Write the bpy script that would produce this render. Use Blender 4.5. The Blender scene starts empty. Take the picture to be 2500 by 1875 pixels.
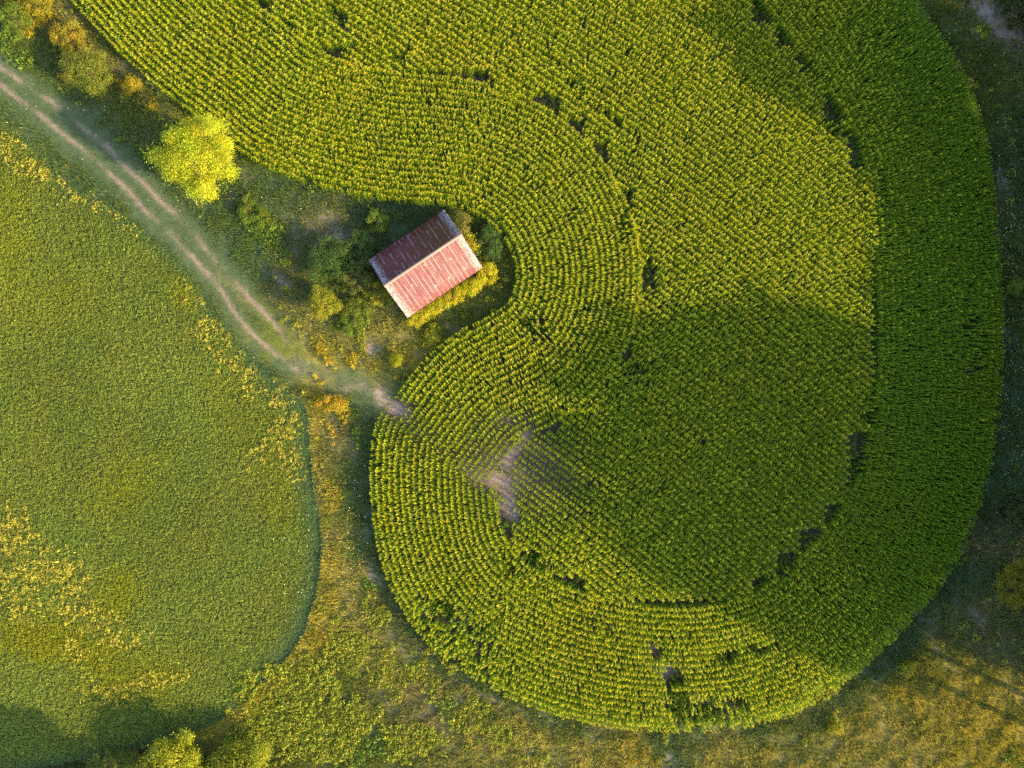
import bpy, math, random
import numpy as np
R = math.radians
D = bpy.data
scene = bpy.context.scene
COL = scene.collection
rng = np.random.default_rng(7)
random.seed(7)

# ---------------------------------------------------------------- camera, sky, sun, exposure
S = 0.052                 # metres per pixel of the 2500 px photograph, at ground level
H = 87.8                  # drone height
CXP, CYP = 1250.0, 937.5
SUN_EL, SUN_AZ = 22.5, -25.0      # azimuth counter-clockwise from +X

cam_d = D.cameras.new('camera'); cam = D.objects.new('camera', cam_d); COL.objects.link(cam)
cam.location = (0, 0, H); cam.rotation_euler = (0, 0, 0)
cam_d.sensor_width = 36; cam_d.lens = 36 * H / (2500 * S); cam_d.clip_start = 0.5; cam_d.clip_end = 5000
scene.camera = cam

sx = math.cos(R(SUN_EL)) * math.cos(R(SUN_AZ)); sy = math.cos(R(SUN_EL)) * math.sin(R(SUN_AZ)); sz = math.sin(R(SUN_EL))
world = D.worlds.new('World'); scene.world = world; world.use_nodes = True
wn = world.node_tree; wn.nodes.clear()
sky = wn.nodes.new('ShaderNodeTexSky'); sky.sky_type = 'NISHITA'; sky.sun_disc = False
sky.sun_elevation = R(SUN_EL); sky.sun_rotation = math.atan2(sx, sy)
sky.air_density = 1.0; sky.dust_density = 1.2; sky.ozone_density = 1.0
bg = wn.nodes.new('ShaderNodeBackground'); bg.inputs['Strength'].default_value = 0.15
wo = wn.nodes.new('ShaderNodeOutputWorld')
wn.links.new(sky.outputs[0], bg.inputs['Color']); wn.links.new(bg.outputs[0], wo.inputs['Surface'])
sun_d = D.lights.new('sun', 'SUN'); sun = D.objects.new('sun', sun_d); COL.objects.link(sun)
sun_d.energy = 3.1; sun_d.angle = R(0.8); sun_d.color = (1.0, 0.80, 0.42)
import mathutils
sun.rotation_euler = mathutils.Vector((-sx, -sy, -sz)).to_track_quat('-Z', 'Y').to_euler()
scene.view_settings.view_transform = 'Standard'; scene.view_settings.look = 'None'
scene.view_settings.exposure = 2.02; scene.view_settings.gamma = 1
scene.cycles.max_bounces = 6; scene.cycles.diffuse_bounces = 3; scene.cycles.transmission_bounces = 3
scene.cycles.use_denoising = False
scene.cycles.caustics_reflective = False; scene.cycles.caustics_refractive = False

# ---------------------------------------------------------------- layout helpers
def W(p, h=0.0):
    """photograph pixels -> world metres for points seen at height h"""
    p = np.asarray(p, float); f = S * (H - h) / H
    return np.stack([(p[..., 0] - CXP) * f, (CYP - p[..., 1]) * f], -1)
def catmull(P, step=0.5, closed=False):
    P = np.asarray(P, float); n = len(P); out = []
    rngi = range(n) if closed else range(n - 1)
    for i in rngi:
        p1, p2 = P[i % n], P[(i + 1) % n]
        p0 = P[(i - 1) % n] if closed or i > 0 else 2 * p1 - p2
        p3 = P[(i + 2) % n] if closed or i + 2 < n else 2 * p2 - p1
        m = max(2, int(np.hypot(*(p2 - p1)) / step)); t = np.linspace(0, 1, m, endpoint=False)[:, None]
        out.append(.5 * ((2 * p1) + (-p0 + p2) * t + (2 * p0 - 5 * p1 + 4 * p2 - p3) * t**2 + (-p0 + 3 * p1 - 3 * p2 + p3) * t**3))
    if not closed: out.append(P[-1:])
    return np.concatenate(out)
def resample(P, step):
    d = np.hypot(*(P[1:] - P[:-1]).T); c = np.concatenate([[0], np.cumsum(d)])
    if c[-1] < step: return P[:1]
    t = np.arange(0, c[-1], step)
    return np.stack([np.interp(t, c, P[:, 0]), np.interp(t, c, P[:, 1])], -1)
def smooth(P, k):
    for _ in range(k):
        Q = P.copy(); Q[1:-1] = (P[:-2] + 2 * P[1:-1] + P[2:]) / 4; P = Q
    return P
def normals(P):
    t = np.gradient(P, axis=0); t /= np.maximum(np.hypot(*t.T), 1e-9)[:, None]
    return t, np.stack([-t[:, 1], t[:, 0]], -1)
def dist(Q, P):
    """distance of every Q to the dense polyline P"""
    if len(Q) > 30000:          # coarse grid first: far cells get the distance of their centre
        cell = 3.0; ij = np.floor(Q / cell).astype(np.int64); key = ij[:, 0] * 100003 + ij[:, 1]
        uk, inv = np.unique(key, return_inverse=True); inv = inv.ravel(); first = np.zeros(len(uk), int); first[inv] = np.arange(len(Q))
        cen = (ij[first] + .5) * cell; dc = dist(cen, P); out = dc[inv]; nr = out < 7.0
        for cs in np.array_split(np.argsort(inv[nr], kind='stable'), max(1, int(nr.sum() / 3000))):
            idx = np.nonzero(nr)[0][cs]; q = Q[idx]; lo, hi = q.min(0) - 10, q.max(0) + 10
            out[idx] = dist(q, P)
        return out
    out = np.empty(len(Q)); A, B = P[:-1], P[1:]; AB = B - A; L = np.maximum((AB**2).sum(1), 1e-9)
    for s in range(0, len(Q), 4000):
        q = Q[s:s + 4000, None, :] - A[None]
        t = np.clip((q * AB[None]).sum(-1) / L, 0, 1)
        out[s:s + 4000] = np.sqrt(((q - t[..., None] * AB[None])**2).sum(-1).min(1))
    return out
def inside(Q, P):
    x, y = Q[:, 0], Q[:, 1]; c = np.zeros(len(Q), bool); n = len(P)
    for i in range(n):
        x1, y1 = P[i]; x2, y2 = P[(i + 1) % n]
        if y1 == y2: continue
        m = ((y1 > y) != (y2 > y)) & (x < (x2 - x1) * (y - y1) / (y2 - y1) + x1)
        c ^= m
    return c
def hash2(ix, iy, seed):
    n = (ix * 374761393 + iy * 668265263 + seed * 1442695041).astype(np.int64)
    n = (n ^ (n >> 13)) * 1274126177; n = n ^ (n >> 16)
    return (n & 0xffff) / 65535.0
def vnoise(x, y, seed=0):
    ix, iy = np.floor(x).astype(np.int64), np.floor(y).astype(np.int64); fx, fy = x - ix, y - iy
    fx = fx * fx * (3 - 2 * fx); fy = fy * fy * (3 - 2 * fy)
    a, b = hash2(ix, iy, seed), hash2(ix + 1, iy, seed); c, d = hash2(ix, iy + 1, seed), hash2(ix + 1, iy + 1, seed)
    return (a * (1 - fx) + b * fx) * (1 - fy) + (c * (1 - fx) + d * fx) * fy
def fbm(x, y, seed=0, o=4):
    s = 0; a = .5; t = 0
    for k in range(o):
        s = s + a * vnoise(x * 2**k + 13 * k, y * 2**k - 7 * k, seed + k); t += a; a *= .55
    return s / t
def blob(Q, b, warp=1.0, seed=3):
    """soft ellipse mask; b = (px, py, rx, ry, clockwise degrees) in photo pixels"""
    px, py, rx, ry, rot = b[:5]
    c = W((px, py)); lim = max(rx, ry) * S * 2.4 + 2.2 * warp + .3
    near = np.nonzero((abs(Q[:, 0] - c[0]) < lim) & (abs(Q[:, 1] - c[1]) < lim))[0]; out = np.zeros(len(Q))
    if len(near) < len(Q):
        if len(near): out[near] = blob(Q[near], b, warp, seed)
        return out
    x, y = Q[:, 0] - c[0], Q[:, 1] - c[1]
    if warp:
        x = x + warp * 2.4 * (fbm(Q[:, 0] * .45, Q[:, 1] * .45, seed) - .5) + warp * 1.0 * (fbm(Q[:, 0] * 1.6, Q[:, 1] * 1.6, seed + 5) - .5)
        y = y + warp * 2.4 * (fbm(Q[:, 0] * .45, Q[:, 1] * .45, seed + 9) - .5) + warp * 1.0 * (fbm(Q[:, 0] * 1.6, Q[:, 1] * 1.6, seed + 14) - .5)
    a = R(-rot); u = x * math.cos(a) + y * math.sin(a); v = -x * math.sin(a) + y * math.cos(a)
    r = (u / (rx * S))**2 + (v / (ry * S))**2
    return np.exp(-np.minimum(r, 30)**1.5 * .7)
K = 2500 / 2212.0
def dp(*a): return [(x * K, y * K) for x, y in a]

# outline of the maize field, seen at the height of its tops (about 1.9 m)
HC = 1.9
NOTCH_PX = dp((10, -145), (85, -68), (155, 5), (240, 98), (305, 160), (380, 220), (445, 266), (505, 318), (560, 352), (640, 385), (740, 412),
              (850, 430), (940, 436), (1010, 452), (1058, 480), (1092, 520), (1110, 560), (1114, 605), (1098, 650), (1055, 680), (1000, 708),
              (950, 742), (905, 785), (868, 832), (836, 872))
OUTER_PX = dp((818, 888), (803, 930), (796, 1000), (798, 1085), (810, 1175), (835, 1260), (873, 1330), (922, 1392), (990, 1450), (1080, 1502), (1200, 1550),
              (1330, 1578), (1450, 1588), (1560, 1583), (1650, 1566), (1750, 1530), (1830, 1478), (1905, 1415), (1980, 1342), (2050, 1256), (2098, 1165),
              (2130, 1075), (2152, 980), (2168, 880), (2176, 760), (2174, 640), (2168, 540), (2158, 430), (2146, 330), (2126, 245), (2092, 160),
              (2050, 85), (2005, 20), (1960, -45), (1900, -120), (1880, -145))
NOTCH = smooth(resample(catmull(W(NOTCH_PX, HC)), .3), 14)
OUTER = smooth(resample(catmull(W(OUTER_PX, HC)), .3), 10)
DIV0, DIV1 = W(dp((822, 884), (1075, 1085)), HC)
FIELD = np.concatenate([NOTCH, OUTER]); FIELD_LOOP = FIELD[::3]
ROW = 0.762; RING = 16.1

# soil and weed gaps in the maize:  px, py, rx, ry, rot, strength
BARE = [(968, 998, 44, 22, 20, 1.15), (935, 990, 22, 18, 0, .8), (1010, 1050, 40, 16, 45, .55), (1065, 1085, 40, 18, 45, .4), (1215, 1180, 36, 20, 20, 1.0), (1255, 1120, 45, 13, -52, .9),
        (1290, 1060, 28, 12, -50, .9), (1245, 1240, 40, 14, 62, 1.1), (1330, 1150, 75, 38, 25, .38), (1160, 1150, 35, 25, 40, .55), (1255, 1020, 50, 25, 0, .4), (1235, 1160, 60, 40, 20, .35),
        (1630, 1632, 17, 22, 20, 1.3), (1600, 1580, 13, 24, -30, .9), (1490, 1545, 40, 8, 55, 1.1), (1465, 1505, 20, 9, 60, .9), (1520, 1590, 22, 8, 48, 1.1), (1480, 1465, 26, 12, 35, .9),
        (1750, 145, 10, 20, 10, 1.2), (1935, 232, 12, 8, 0, 1.0), (1890, 240, 10, 8, 0, .8), (2148, 870, 8, 40, 0, 1.1), (2085, 365, 8, 22, -20, .9),
        (845, 65, 22, 12, 30, .8), (1185, 485, 22, 12, 0, .8), (1185, 622, 30, 10, 20, .7), (1205, 545, 16, 20, 0, .5), (1285, 640, 10, 30, 0, .5), (2080, 1062, 12, 8, 0, .9)]
WEEDY = [(975, 160, 28, 14, 25, 1.1), (880, 135, 45, 16, 25, .8), (835, 55, 32, 14, 35, .8), (1410, 228, 28, 9, 45, 1.0), (1478, 290, 48, 9, 38, 1.2), (1560, 372, 36, 7, 40, .8), (1512, 560, 14, 26, -10, .9), (1580, 640, 7, 60, 0, .8),
         (1290, 800, 34, 22, 20, 1.1), (1420, 760, 20, 10, -50, .8), (1545, 900, 22, 20, 0, 1.1), (1240, 1370, 34, 14, 45, 1.1), (1310, 1365, 36, 16, 30, 1.0), (1085, 1480, 40, 28, 30, .9), (1170, 1545, 48, 26, 30, .55), (1430, 1505, 26, 16, 20, .7),
         (1720, 1745, 55, 40, 0, .75), (1655, 1700, 22, 60, -5, 1.1), (1770, 1590, 40, 9, -10, 1.0), (1850, 1570, 36, 12, -12, 1.0), (1800, 1700, 20, 18, 0, .8), (2020, 310, 16, 30, -35, 1.1), (1975, 190, 16, 60, -45, .7), (2110, 1010, 26, 30, 10, 1.0), (2085, 1130, 20, 30, 15, .7),
         (1060, 540, 20, 12, 0, .6), (1310, 470, 24, 12, 30, .7), (920, 1075, 26, 28, 0, .0), (1895, 1385, 40, 10, -30, .7), (2140, 480, 8, 50, -8, .8), (2360, 830, 26, 90, 0, .45), (1000, 340, 40, 12, 0, .4), (1210, 228, 30, 14, 40, .4)]
BARE = [g if (1150 < g[0] < 1300 and g[1] > 1000) or g[0] < 990 or (1590 < g[0] < 1640 and g[1] > 1500) else (g[0], g[1], g[2], g[3], g[4], g[5] * .4) for g in BARE]
WEEDY = [(*g[:5], g[5] * .8) for g in WEEDY]
def gap_masks(Q):
    b = np.zeros(len(Q)); w = np.zeros(len(Q))
    for g in BARE: b = np.maximum(b, g[5] * blob(Q, g, .8, 21))
    for g in WEEDY: w = np.maximum(w, g[5] * blob(Q, g, .5, 31))
    return b, w

# ---------------------------------------------------------------- mesh helpers
def make_obj(name, V, F, mats, parent=None, cols=None, smooth_=False, fmat=None, link=True):
    V = np.asarray(V, np.float32); F = np.asarray(F, np.int32)
    me = D.meshes.new(name); n, k = F.shape
    me.vertices.add(len(V)); me.vertices.foreach_set('co', V.ravel())
    me.loops.add(n * k); me.loops.foreach_set('vertex_index', F.ravel())
    me.polygons.add(n); me.polygons.foreach_set('loop_start', np.arange(0, n * k, k, dtype=np.int32))
    if smooth_: me.polygons.foreach_set('use_smooth', np.ones(n, bool))
    for m in (mats if isinstance(mats, (list, tuple)) else [mats]): me.materials.append(m)
    if fmat is not None: me.polygons.foreach_set('material_index', np.asarray(fmat, np.int32))
    me.update(calc_edges=True)
    if cols is not None:
        a = me.attributes.new('tint', 'BYTE_COLOR', 'POINT')
        c = np.ones((len(V), 4), np.float32); c[:, :3] = np.clip(cols, 0, 1); a.data.foreach_set('color', c.ravel())
    o = D.objects.new(name, me)
    if link: COL.objects.link(o)
    if parent: o.parent = parent
    return o
def tag(o, label=None, cat=None, group=None, kind=None):
    if label: o['label'] = label
    if cat: o['category'] = cat
    if group: o['group'] = group
    if kind: o['kind'] = kind
    return o
def empty(name, loc, rz=0):
    o = D.objects.new(name, None); o.location = loc; o.rotation_euler = (0, 0, rz); o.empty_display_size = .5; COL.objects.link(o); return o
def scatter(temps, idx, pos, rot, scl, tint=None, tilt=None):
    """merge many copies of small templates: temps = [(V,F,C)], returns V,F,C"""
    Vs, Fs, Cs = [], [], []; base = 0
    scl = np.asarray(scl, float)
    if scl.ndim == 1: scl = np.stack([scl] * 3, -1)
    for t, (v, f, c) in enumerate(temps):
        m = np.nonzero(idx == t)[0]
        if not len(m): continue
        p = v[None] * scl[m][:, None, :]
        if tilt is not None: p = p + p[..., 2:3] * np.concatenate([tilt[m], np.zeros((len(m), 1))], 1)[:, None, :]
        cs, sn = np.cos(rot[m])[:, None], np.sin(rot[m])[:, None]
        q = np.stack([p[..., 0] * cs - p[..., 1] * sn, p[..., 0] * sn + p[..., 1] * cs, p[..., 2]], -1) + pos[m][:, None, :]
        Vs.append(q.reshape(-1, 3).astype(np.float32))
        Fs.append((f[None] + (np.arange(len(m)) * len(v))[:, None, None] + base).reshape(-1, f.shape[1]).astype(np.int32))
        cc = np.repeat(c[None], len(m), 0)
        if tint is not None: cc = cc * tint[m][:, None, :]
        Cs.append(cc.reshape(-1, 3).astype(np.float32)); base += len(m) * len(v)
    return np.concatenate(Vs), np.concatenate(Fs), np.concatenate(Cs)
def strip(pts, wid, side):
    """ribbon along pts with widths wid, sideways vector side"""
    pts = np.asarray(pts, float); side = np.asarray(side, float); n = len(pts)
    v = np.empty((2 * n, 3)); v[0::2] = pts - side * np.asarray(wid)[:, None] / 2; v[1::2] = pts + side * np.asarray(wid)[:, None] / 2
    f = np.array([[2 * i, 2 * i + 1, 2 * i + 3, 2 * i + 2] for i in range(n - 1)])
    return v, f
def merge(parts):
    V, F, C = [], [], []; b = 0
    for v, f, c in parts:
        V.append(v); F.append(f + b); C.append(np.broadcast_to(np.asarray(c, float), (len(v), 3))); b += len(v)
    return np.concatenate(V), np.concatenate(F), np.concatenate(C)

# ---------------------------------------------------------------- materials
def leaf_material(name, rough=.55, trans=.35, spec=.3, gain=(1, 1, 1), tgain=(1.1, 1.0, .5)):
    m = D.materials.new(name); m.use_nodes = True; nt = m.node_tree; nt.nodes.clear(); N = nt.nodes.new; L = nt.links.new
    at = N('ShaderNodeAttribute'); at.attribute_name = 'tint'
    g = N('ShaderNodeMix'); g.data_type = 'RGBA'; g.blend_type = 'MULTIPLY'; g.inputs[0].default_value = 1; g.inputs[7].default_value = (*gain, 1)
    L(at.outputs['Color'], g.inputs[6])
    nz = N('ShaderNodeTexNoise'); nz.inputs['Scale'].default_value = 2.2; nz.inputs['Detail'].default_value = 3
    ge = N('ShaderNodeNewGeometry'); L(ge.outputs['Position'], nz.inputs['Vector'])
    mr = N('ShaderNodeMapRange'); mr.inputs['From Min'].default_value = .3; mr.inputs['From Max'].default_value = .7; mr.inputs['To Min'].default_value = .78; mr.inputs['To Max'].default_value = 1.22
    L(nz.outputs[0], mr.inputs['Value'])
    g2 = N('ShaderNodeVectorMath'); g2.operation = 'SCALE'; L(g.outputs[2], g2.inputs[0]); L(mr.outputs[0], g2.inputs['Scale'])
    p = N('ShaderNodeBsdfPrincipled'); p.inputs['Roughness'].default_value = rough; p.inputs['Specular IOR Level'].default_value = spec
    L(g2.outputs[0], p.inputs['Base Color'])
    tr = N('ShaderNodeBsdfTranslucent')
    g3 = N('ShaderNodeVectorMath'); g3.operation = 'MULTIPLY'; g3.inputs[1].default_value = tgain; L(g2.outputs[0], g3.inputs[0]); L(g3.outputs[0], tr.inputs['Color'])
    mx = N('ShaderNodeMixShader'); mx.inputs[0].default_value = trans; L(p.outputs[0], mx.inputs[1]); L(tr.outputs[0], mx.inputs[2])
    o = N('ShaderNodeOutputMaterial'); L(mx.outputs[0], o.inputs[0]); return m
M_CORN = leaf_material('maize_leaf', .65, .4, .15, (1.0, 1.08, .7))
M_CROP = leaf_material('low_crop_leaf', .75, .3, .1, (.95, 1.04, .6))
M_GRASS = leaf_material('grass_blade', .75, .3, .1, (1.0, 1.03, .7))
M_WEED = leaf_material('weed_leaf', .6, .3, .25)
M_TREE = leaf_material('tree_leaf', .55, .4, .25)
def bark_material():
    m = D.materials.new('bark'); m.use_nodes = True; nt = m.node_tree; p = nt.nodes['Principled BSDF']
    n = nt.nodes.new('ShaderNodeTexNoise'); n.inputs['Scale'].default_value = 9; n.inputs['Detail'].default_value = 6
    r = nt.nodes.new('ShaderNodeValToRGB'); r.color_ramp.elements[0].color = (.07, .045, .025, 1); r.color_ramp.elements[1].color = (.30, .20, .11, 1)
    nt.links.new(n.outputs[0], r.inputs[0]); nt.links.new(r.outputs[0], p.inputs['Base Color']); p.inputs['Roughness'].default_value = .9; return m
M_BARK = bark_material()
def ground_material():
    m = D.materials.new('earth_and_turf'); m.use_nodes = True; nt = m.node_tree; nt.nodes.clear(); N = nt.nodes.new; L = nt.links.new
    at = N('ShaderNodeAttribute'); at.attribute_name = 'tint'; ge = N('ShaderNodeNewGeometry')
    n1 = N('ShaderNodeTexNoise'); n1.inputs['Scale'].default_value = 1.3; n1.inputs['Detail'].default_value = 9; n1.inputs['Roughness'].default_value = .68
    n2 = N('ShaderNodeTexNoise'); n2.inputs['Scale'].default_value = 6; n2.inputs['Detail'].default_value = 6; n2.inputs['Roughness'].default_value = .7
    for n in (n1, n2): L(ge.outputs['Position'], n.inputs['Vector'])
    ad = N('ShaderNodeMath'); ad.operation = 'ADD'; L(n1.outputs[0], ad.inputs[0]); L(n2.outputs[0], ad.inputs[1])
    mr = N('ShaderNodeMapRange'); mr.inputs['From Min'].default_value = .7; mr.inputs['From Max'].default_value = 1.3; mr.inputs['To Min'].default_value = .6; mr.inputs['To Max'].default_value = 1.4; L(ad.outputs[0], mr.inputs['Value'])
    g = N('ShaderNodeVectorMath'); g.operation = 'SCALE'; L(at.outputs['Color'], g.inputs[0]); L(mr.outputs[0], g.inputs['Scale'])
    p = N('ShaderNodeBsdfPrincipled'); p.inputs['Roughness'].default_value = .95; p.inputs['Specular IOR Level'].default_value = .1; L(g.outputs[0], p.inputs['Base Color'])
    b = N('ShaderNodeBump'); b.inputs['Strength'].default_value = .7; b.inputs['Distance'].default_value = .12; L(ad.outputs[0], b.inputs['Height']); L(b.outputs[0], p.inputs['Normal'])
    o = N('ShaderNodeOutputMaterial'); L(p.outputs[0], o.inputs[0]); return m

# ---------------------------------------------------------------- the track, the low crop field, colours of the verge
RUT_A = W([(-160, 90), (-60, 160), (0, 205), (46, 243), (91, 273), (156, 330), (213, 372), (266, 422), (315, 467), (361, 520), (410, 562), (444, 600), (490, 650), (532, 696), (562, 745),
           (592, 787), (623, 821), (661, 855), (703, 886), (738, 912)])
RUT_B = W([(-160, 50), (-60, 118), (0, 163), (49, 197), (106, 235), (160, 273), (197, 308), (258, 353), (304, 406), (349, 444), (380, 479), (418, 513), (456, 551), (490, 592), (528, 640),
           (577, 692), (615, 734), (653, 772), (688, 812), (712, 850), (745, 890)])
RUTS = [resample(catmull(r), 1.0) for r in (RUT_A, RUT_B)]
TRACK_END = resample(catmull(W([(712, 880), (760, 905), (820, 925), (880, 940), (925, 958), (935, 985)])), .3)
def track_masks(Q):
    n = fbm(Q[:, 0] * .8, Q[:, 1] * .8, 41)
    d = np.minimum(dist(Q, RUTS[0]), dist(Q, RUTS[1]))
    e = dist(Q, TRACK_END)
    along = fbm(Q[:, 0] * .22, Q[:, 1] * .22, 77)
    rut = np.exp(-(d / (.20 + .25 * n))**2) * np.clip(along * 3.6 - 1.05 + .8 * (n - .5) + .12, .08, .9)
    mid = np.exp(-(np.minimum(d, e * .8) / 1.7)**4)
    rut = np.maximum(rut, .28 * np.exp(-(e / (.5 + .5 * n))**2) * np.clip(n * 4 - 1.6, 0, 1))
    return np.clip(rut, 0, 1), mid
LOW_PX = [(-160, 150), (-80, 200), (-10, 268), (45, 318), (115, 375), (165, 450), (262, 500), (345, 560), (400, 600), (440, 640), (480, 690), (505, 740), (545, 790), (600, 850), (655, 905), (700, 950),
          (745, 985), (756, 1040), (760, 1100), (768, 1200), (786, 1290), (786, 1370), (772, 1460), (742, 1545), (690, 1622), (610, 1702), (520, 1768), (430, 1800), (300, 1835), (160, 1862), (0, 1885), (-160, 1900)]
LOW = np.concatenate([resample(smooth(catmull(W(LOW_PX)), 4), 1.0), W([(-420, 1900), (-420, 150)])])
# colour patches of the verge, teal along maize and track painting in shade: px, py, rx, ry, rot, (colour), weight, seed offset
OLIVE, TEAL, STRAW, ORANGE, DRYB, YELG, DARK = (.125, .145, .035), (.085, .135, .062), (.36, .30, .10), (.40, .31, .06), (.24, .20, .10), (.20, .215, .02), (.05, .065, .025)
VERGE = [(330, 300, 380, 90, 40, OLIVE, 1.0), (230, 330, 420, 55, 40, TEAL, 1.6), (640, 500, 120, 60, 20, TEAL, 1.5), (780, 490, 110, 45, 10, TEAL, 1.4), (800, 530, 60, 40, 20, DRYB, 1.3), (720, 560, 70, 40, 40, DRYB, 1.1), (300, 190, 60, 30, 40, DRYB, 1.2),
         (150, 60, 70, 35, 45, DRYB, 1.2), (270, 250, 60, 22, 40, STRAW, .6), (385, 250, 60, 18, 40, STRAW, .9), (330, 290, 70, 30, 30, OLIVE, 1.2), (350, 350, 40, 20, 60, DRYB, 1.0),
         (560, 660, 60, 30, 40, TEAL, 1.5), (690, 700, 55, 35, 45, DRYB, 1.3), (745, 790, 60, 22, 50, STRAW, 1.3), (790, 850, 40, 30, 60, ORANGE, 1.5), (620, 730, 90, 22, 42, OLIVE, 1.2), (560, 700, 60, 12, 45, STRAW, 1.0), (700, 830, 70, 30, 40, YELG, .8),
         (930, 830, 55, 45, 10, STRAW, 1.6), (915, 870, 30, 22, 0, DRYB, 1.6), (960, 900, 80, 25, -10, ORANGE, 1.2), (940, 915, 60, 20, 0, OLIVE, 1.0), (1080, 760, 70, 30, -25, OLIVE, 1.4), (1100, 720, 50, 20, -30, TEAL, 1.0), (1020, 800, 40, 20, -30, ORANGE, .8), (830, 930, 100, 22, 20, TEAL, 1.3),
         (780, 940, 40, 18, 20, STRAW, .8), (780, 1030, 16, 70, 0, ORANGE, 2.0), (785, 1130, 20, 60, 5, STRAW, 1.6), (800, 1240, 18, 70, 3, ORANGE, 1.7), (820, 1090, 30, 55, 10, DRYB, 1.6), (840, 1000, 26, 40, 0, YELG, .9), (850, 1180, 26, 80, 0, OLIVE, 1.4), (878, 1150, 18, 120, 3, TEAL, 1.9), (905, 1340, 22, 120, -18, TEAL, 2.0),
         (830, 1310, 40, 60, 0, STRAW, 1.5), (850, 1440, 50, 60, -10, STRAW, 1.5), (800, 1420, 24, 60, 18, ORANGE, 1.5), (775, 1520, 18, 60, 28, ORANGE, 2.0), (720, 1600, 20, 60, 40, ORANGE, 2.0), (640, 1680, 20, 70, 52, ORANGE, 2.0), (560, 1745, 22, 60, 60, ORANGE, 1.8), (910, 1400, 24, 30, -30, DRYB, 1.4),
         (960, 1500, 40, 60, -35, DRYB, 1.2), (950, 1620, 30, 50, -30, STRAW, 1.2), (1060, 1560, 90, 16, 35, TEAL, 1.6), (1000, 1480, 60, 14, 45, TEAL, 1.6), (1180, 1680, 80, 14, 30, TEAL, 1.4), (1200, 1715, 70, 14, 25, STRAW, 1.5), (1060, 1700, 70, 40, 10, DRYB, 1.1), (960, 1740, 60, 50, 0, DRYB, .9), (1340, 1760, 120, 16, 12, TEAL, 1.4),
         (1400, 1820, 120, 40, 5, STRAW, 1.3), (1560, 1830, 70, 35, 0, ORANGE, 1.2), (1640, 1840, 36, 60, 0, TEAL, 2.2), (1800, 1830, 120, 40, -5, STRAW, 1.5), (1830, 1770, 120, 18, -8, TEAL, 1.4), (1950, 1800, 60, 40, -20, OLIVE, 1.3), (2080, 1790, 120, 50, -15, STRAW, 1.4), (2110, 1700, 90, 30, -40, ORANGE, 1.3), (2080, 1680, 80, 20, -42, TEAL, 1.6),
         (2170, 1600, 110, 22, -48, TEAL, 2.1), (2220, 1500, 110, 24, -55, TEAL, 1.8), (2250, 1640, 60, 24, -35, ORANGE, 1.2), (2300, 1700, 110, 50, -20, ORANGE, 1.3), (2280, 1760, 90, 50, -20, STRAW, 1.2), (2420, 1800, 80, 50, 0, ORANGE, 1.2), (2440, 1700, 60, 40, 0, STRAW, 1.2), (2300, 1580, 120, 60, -30, OLIVE, 1.0), (2350, 1540, 90, 50, 0, DRYB, .9), (2390, 1500, 22, 26, 0, DRYB, 2.0),
         (2440, 1600, 90, 60, 0, DRYB, .8), (2330, 1400, 60, 60, 0, TEAL, 1.1), (2400, 1320, 60, 40, 0, DRYB, 1.6), (2430, 1260, 60, 26, 0, DARK, 1.6), (2430, 1130, 50, 80, 0, TEAL, 1.6), (2460, 950, 24, 140, 0, TEAL, 1.8), (2480, 780, 30, 60, 0, OLIVE, 1.4), (2470, 620, 40, 50, 0, OLIVE, 1.4), (2440, 480, 34, 80, 0, DRYB, .9), (2450, 400, 50, 90, 0, TEAL, 1.1),
         (2400, 250, 50, 110, -20, OLIVE, 1.3), (2330, 100, 44, 100, -30, OLIVE, 1.5), (2440, 200, 60, 60, 0, STRAW, .5), (2430, 45, 26, 70, -48, DRYB, 2.6), (2480, 20, 60, 30, 45, DARK, 2.2), (60, 100, 90, 60, 45, OLIVE, 1.2), (60, 10, 60, 60, 0, YELG, .9), (390, 560, 60, 16, 40, TEAL, 1.2), (600, 590, 70, 20, 45, TEAL, 1.5),  # the DARK top right corner patch paints a shadow into the verge
         (720, 1500, 1, 1, 0, TEAL, 0), (700, 1760, 140, 90, 0, OLIVE, 1.2), (300, 1860, 200, 20, 0, DARK, 1.5), (1180, 560, 40, 60, 0, OLIVE, 1.3), (1090, 640, 60, 40, 0, OLIVE, 1.0)]
def verge_color(Q, seed=3):
    num = np.zeros((len(Q), 3)); den = np.zeros(len(Q)) + 1e-3; num += np.array(OLIVE) * 1e-3
    x = Q[:, 0] + 2.6 * (fbm(Q[:, 0] * .35, Q[:, 1] * .35, seed) - .5) * 2; y = Q[:, 1] + 2.6 * (fbm(Q[:, 0] * .35, Q[:, 1] * .35, seed + 9) - .5) * 2
    for k, b in enumerate(VERGE):
        if not b[6]: continue
        c = W((b[0], b[1])); a = R(-b[4]); dx, dy = x - c[0], y - c[1]
        u = dx * math.cos(a) + dy * math.sin(a); v = -dx * math.sin(a) + dy * math.cos(a)
        r = (u / (b[2] * S * 1.15))**2 + (v / (b[3] * S * 1.15))**2; w = b[6]**3 / (1 + r**2) ** 1.5
        num += w[:, None] * np.array(b[5]); den += w
    return num / den[:, None]

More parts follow.
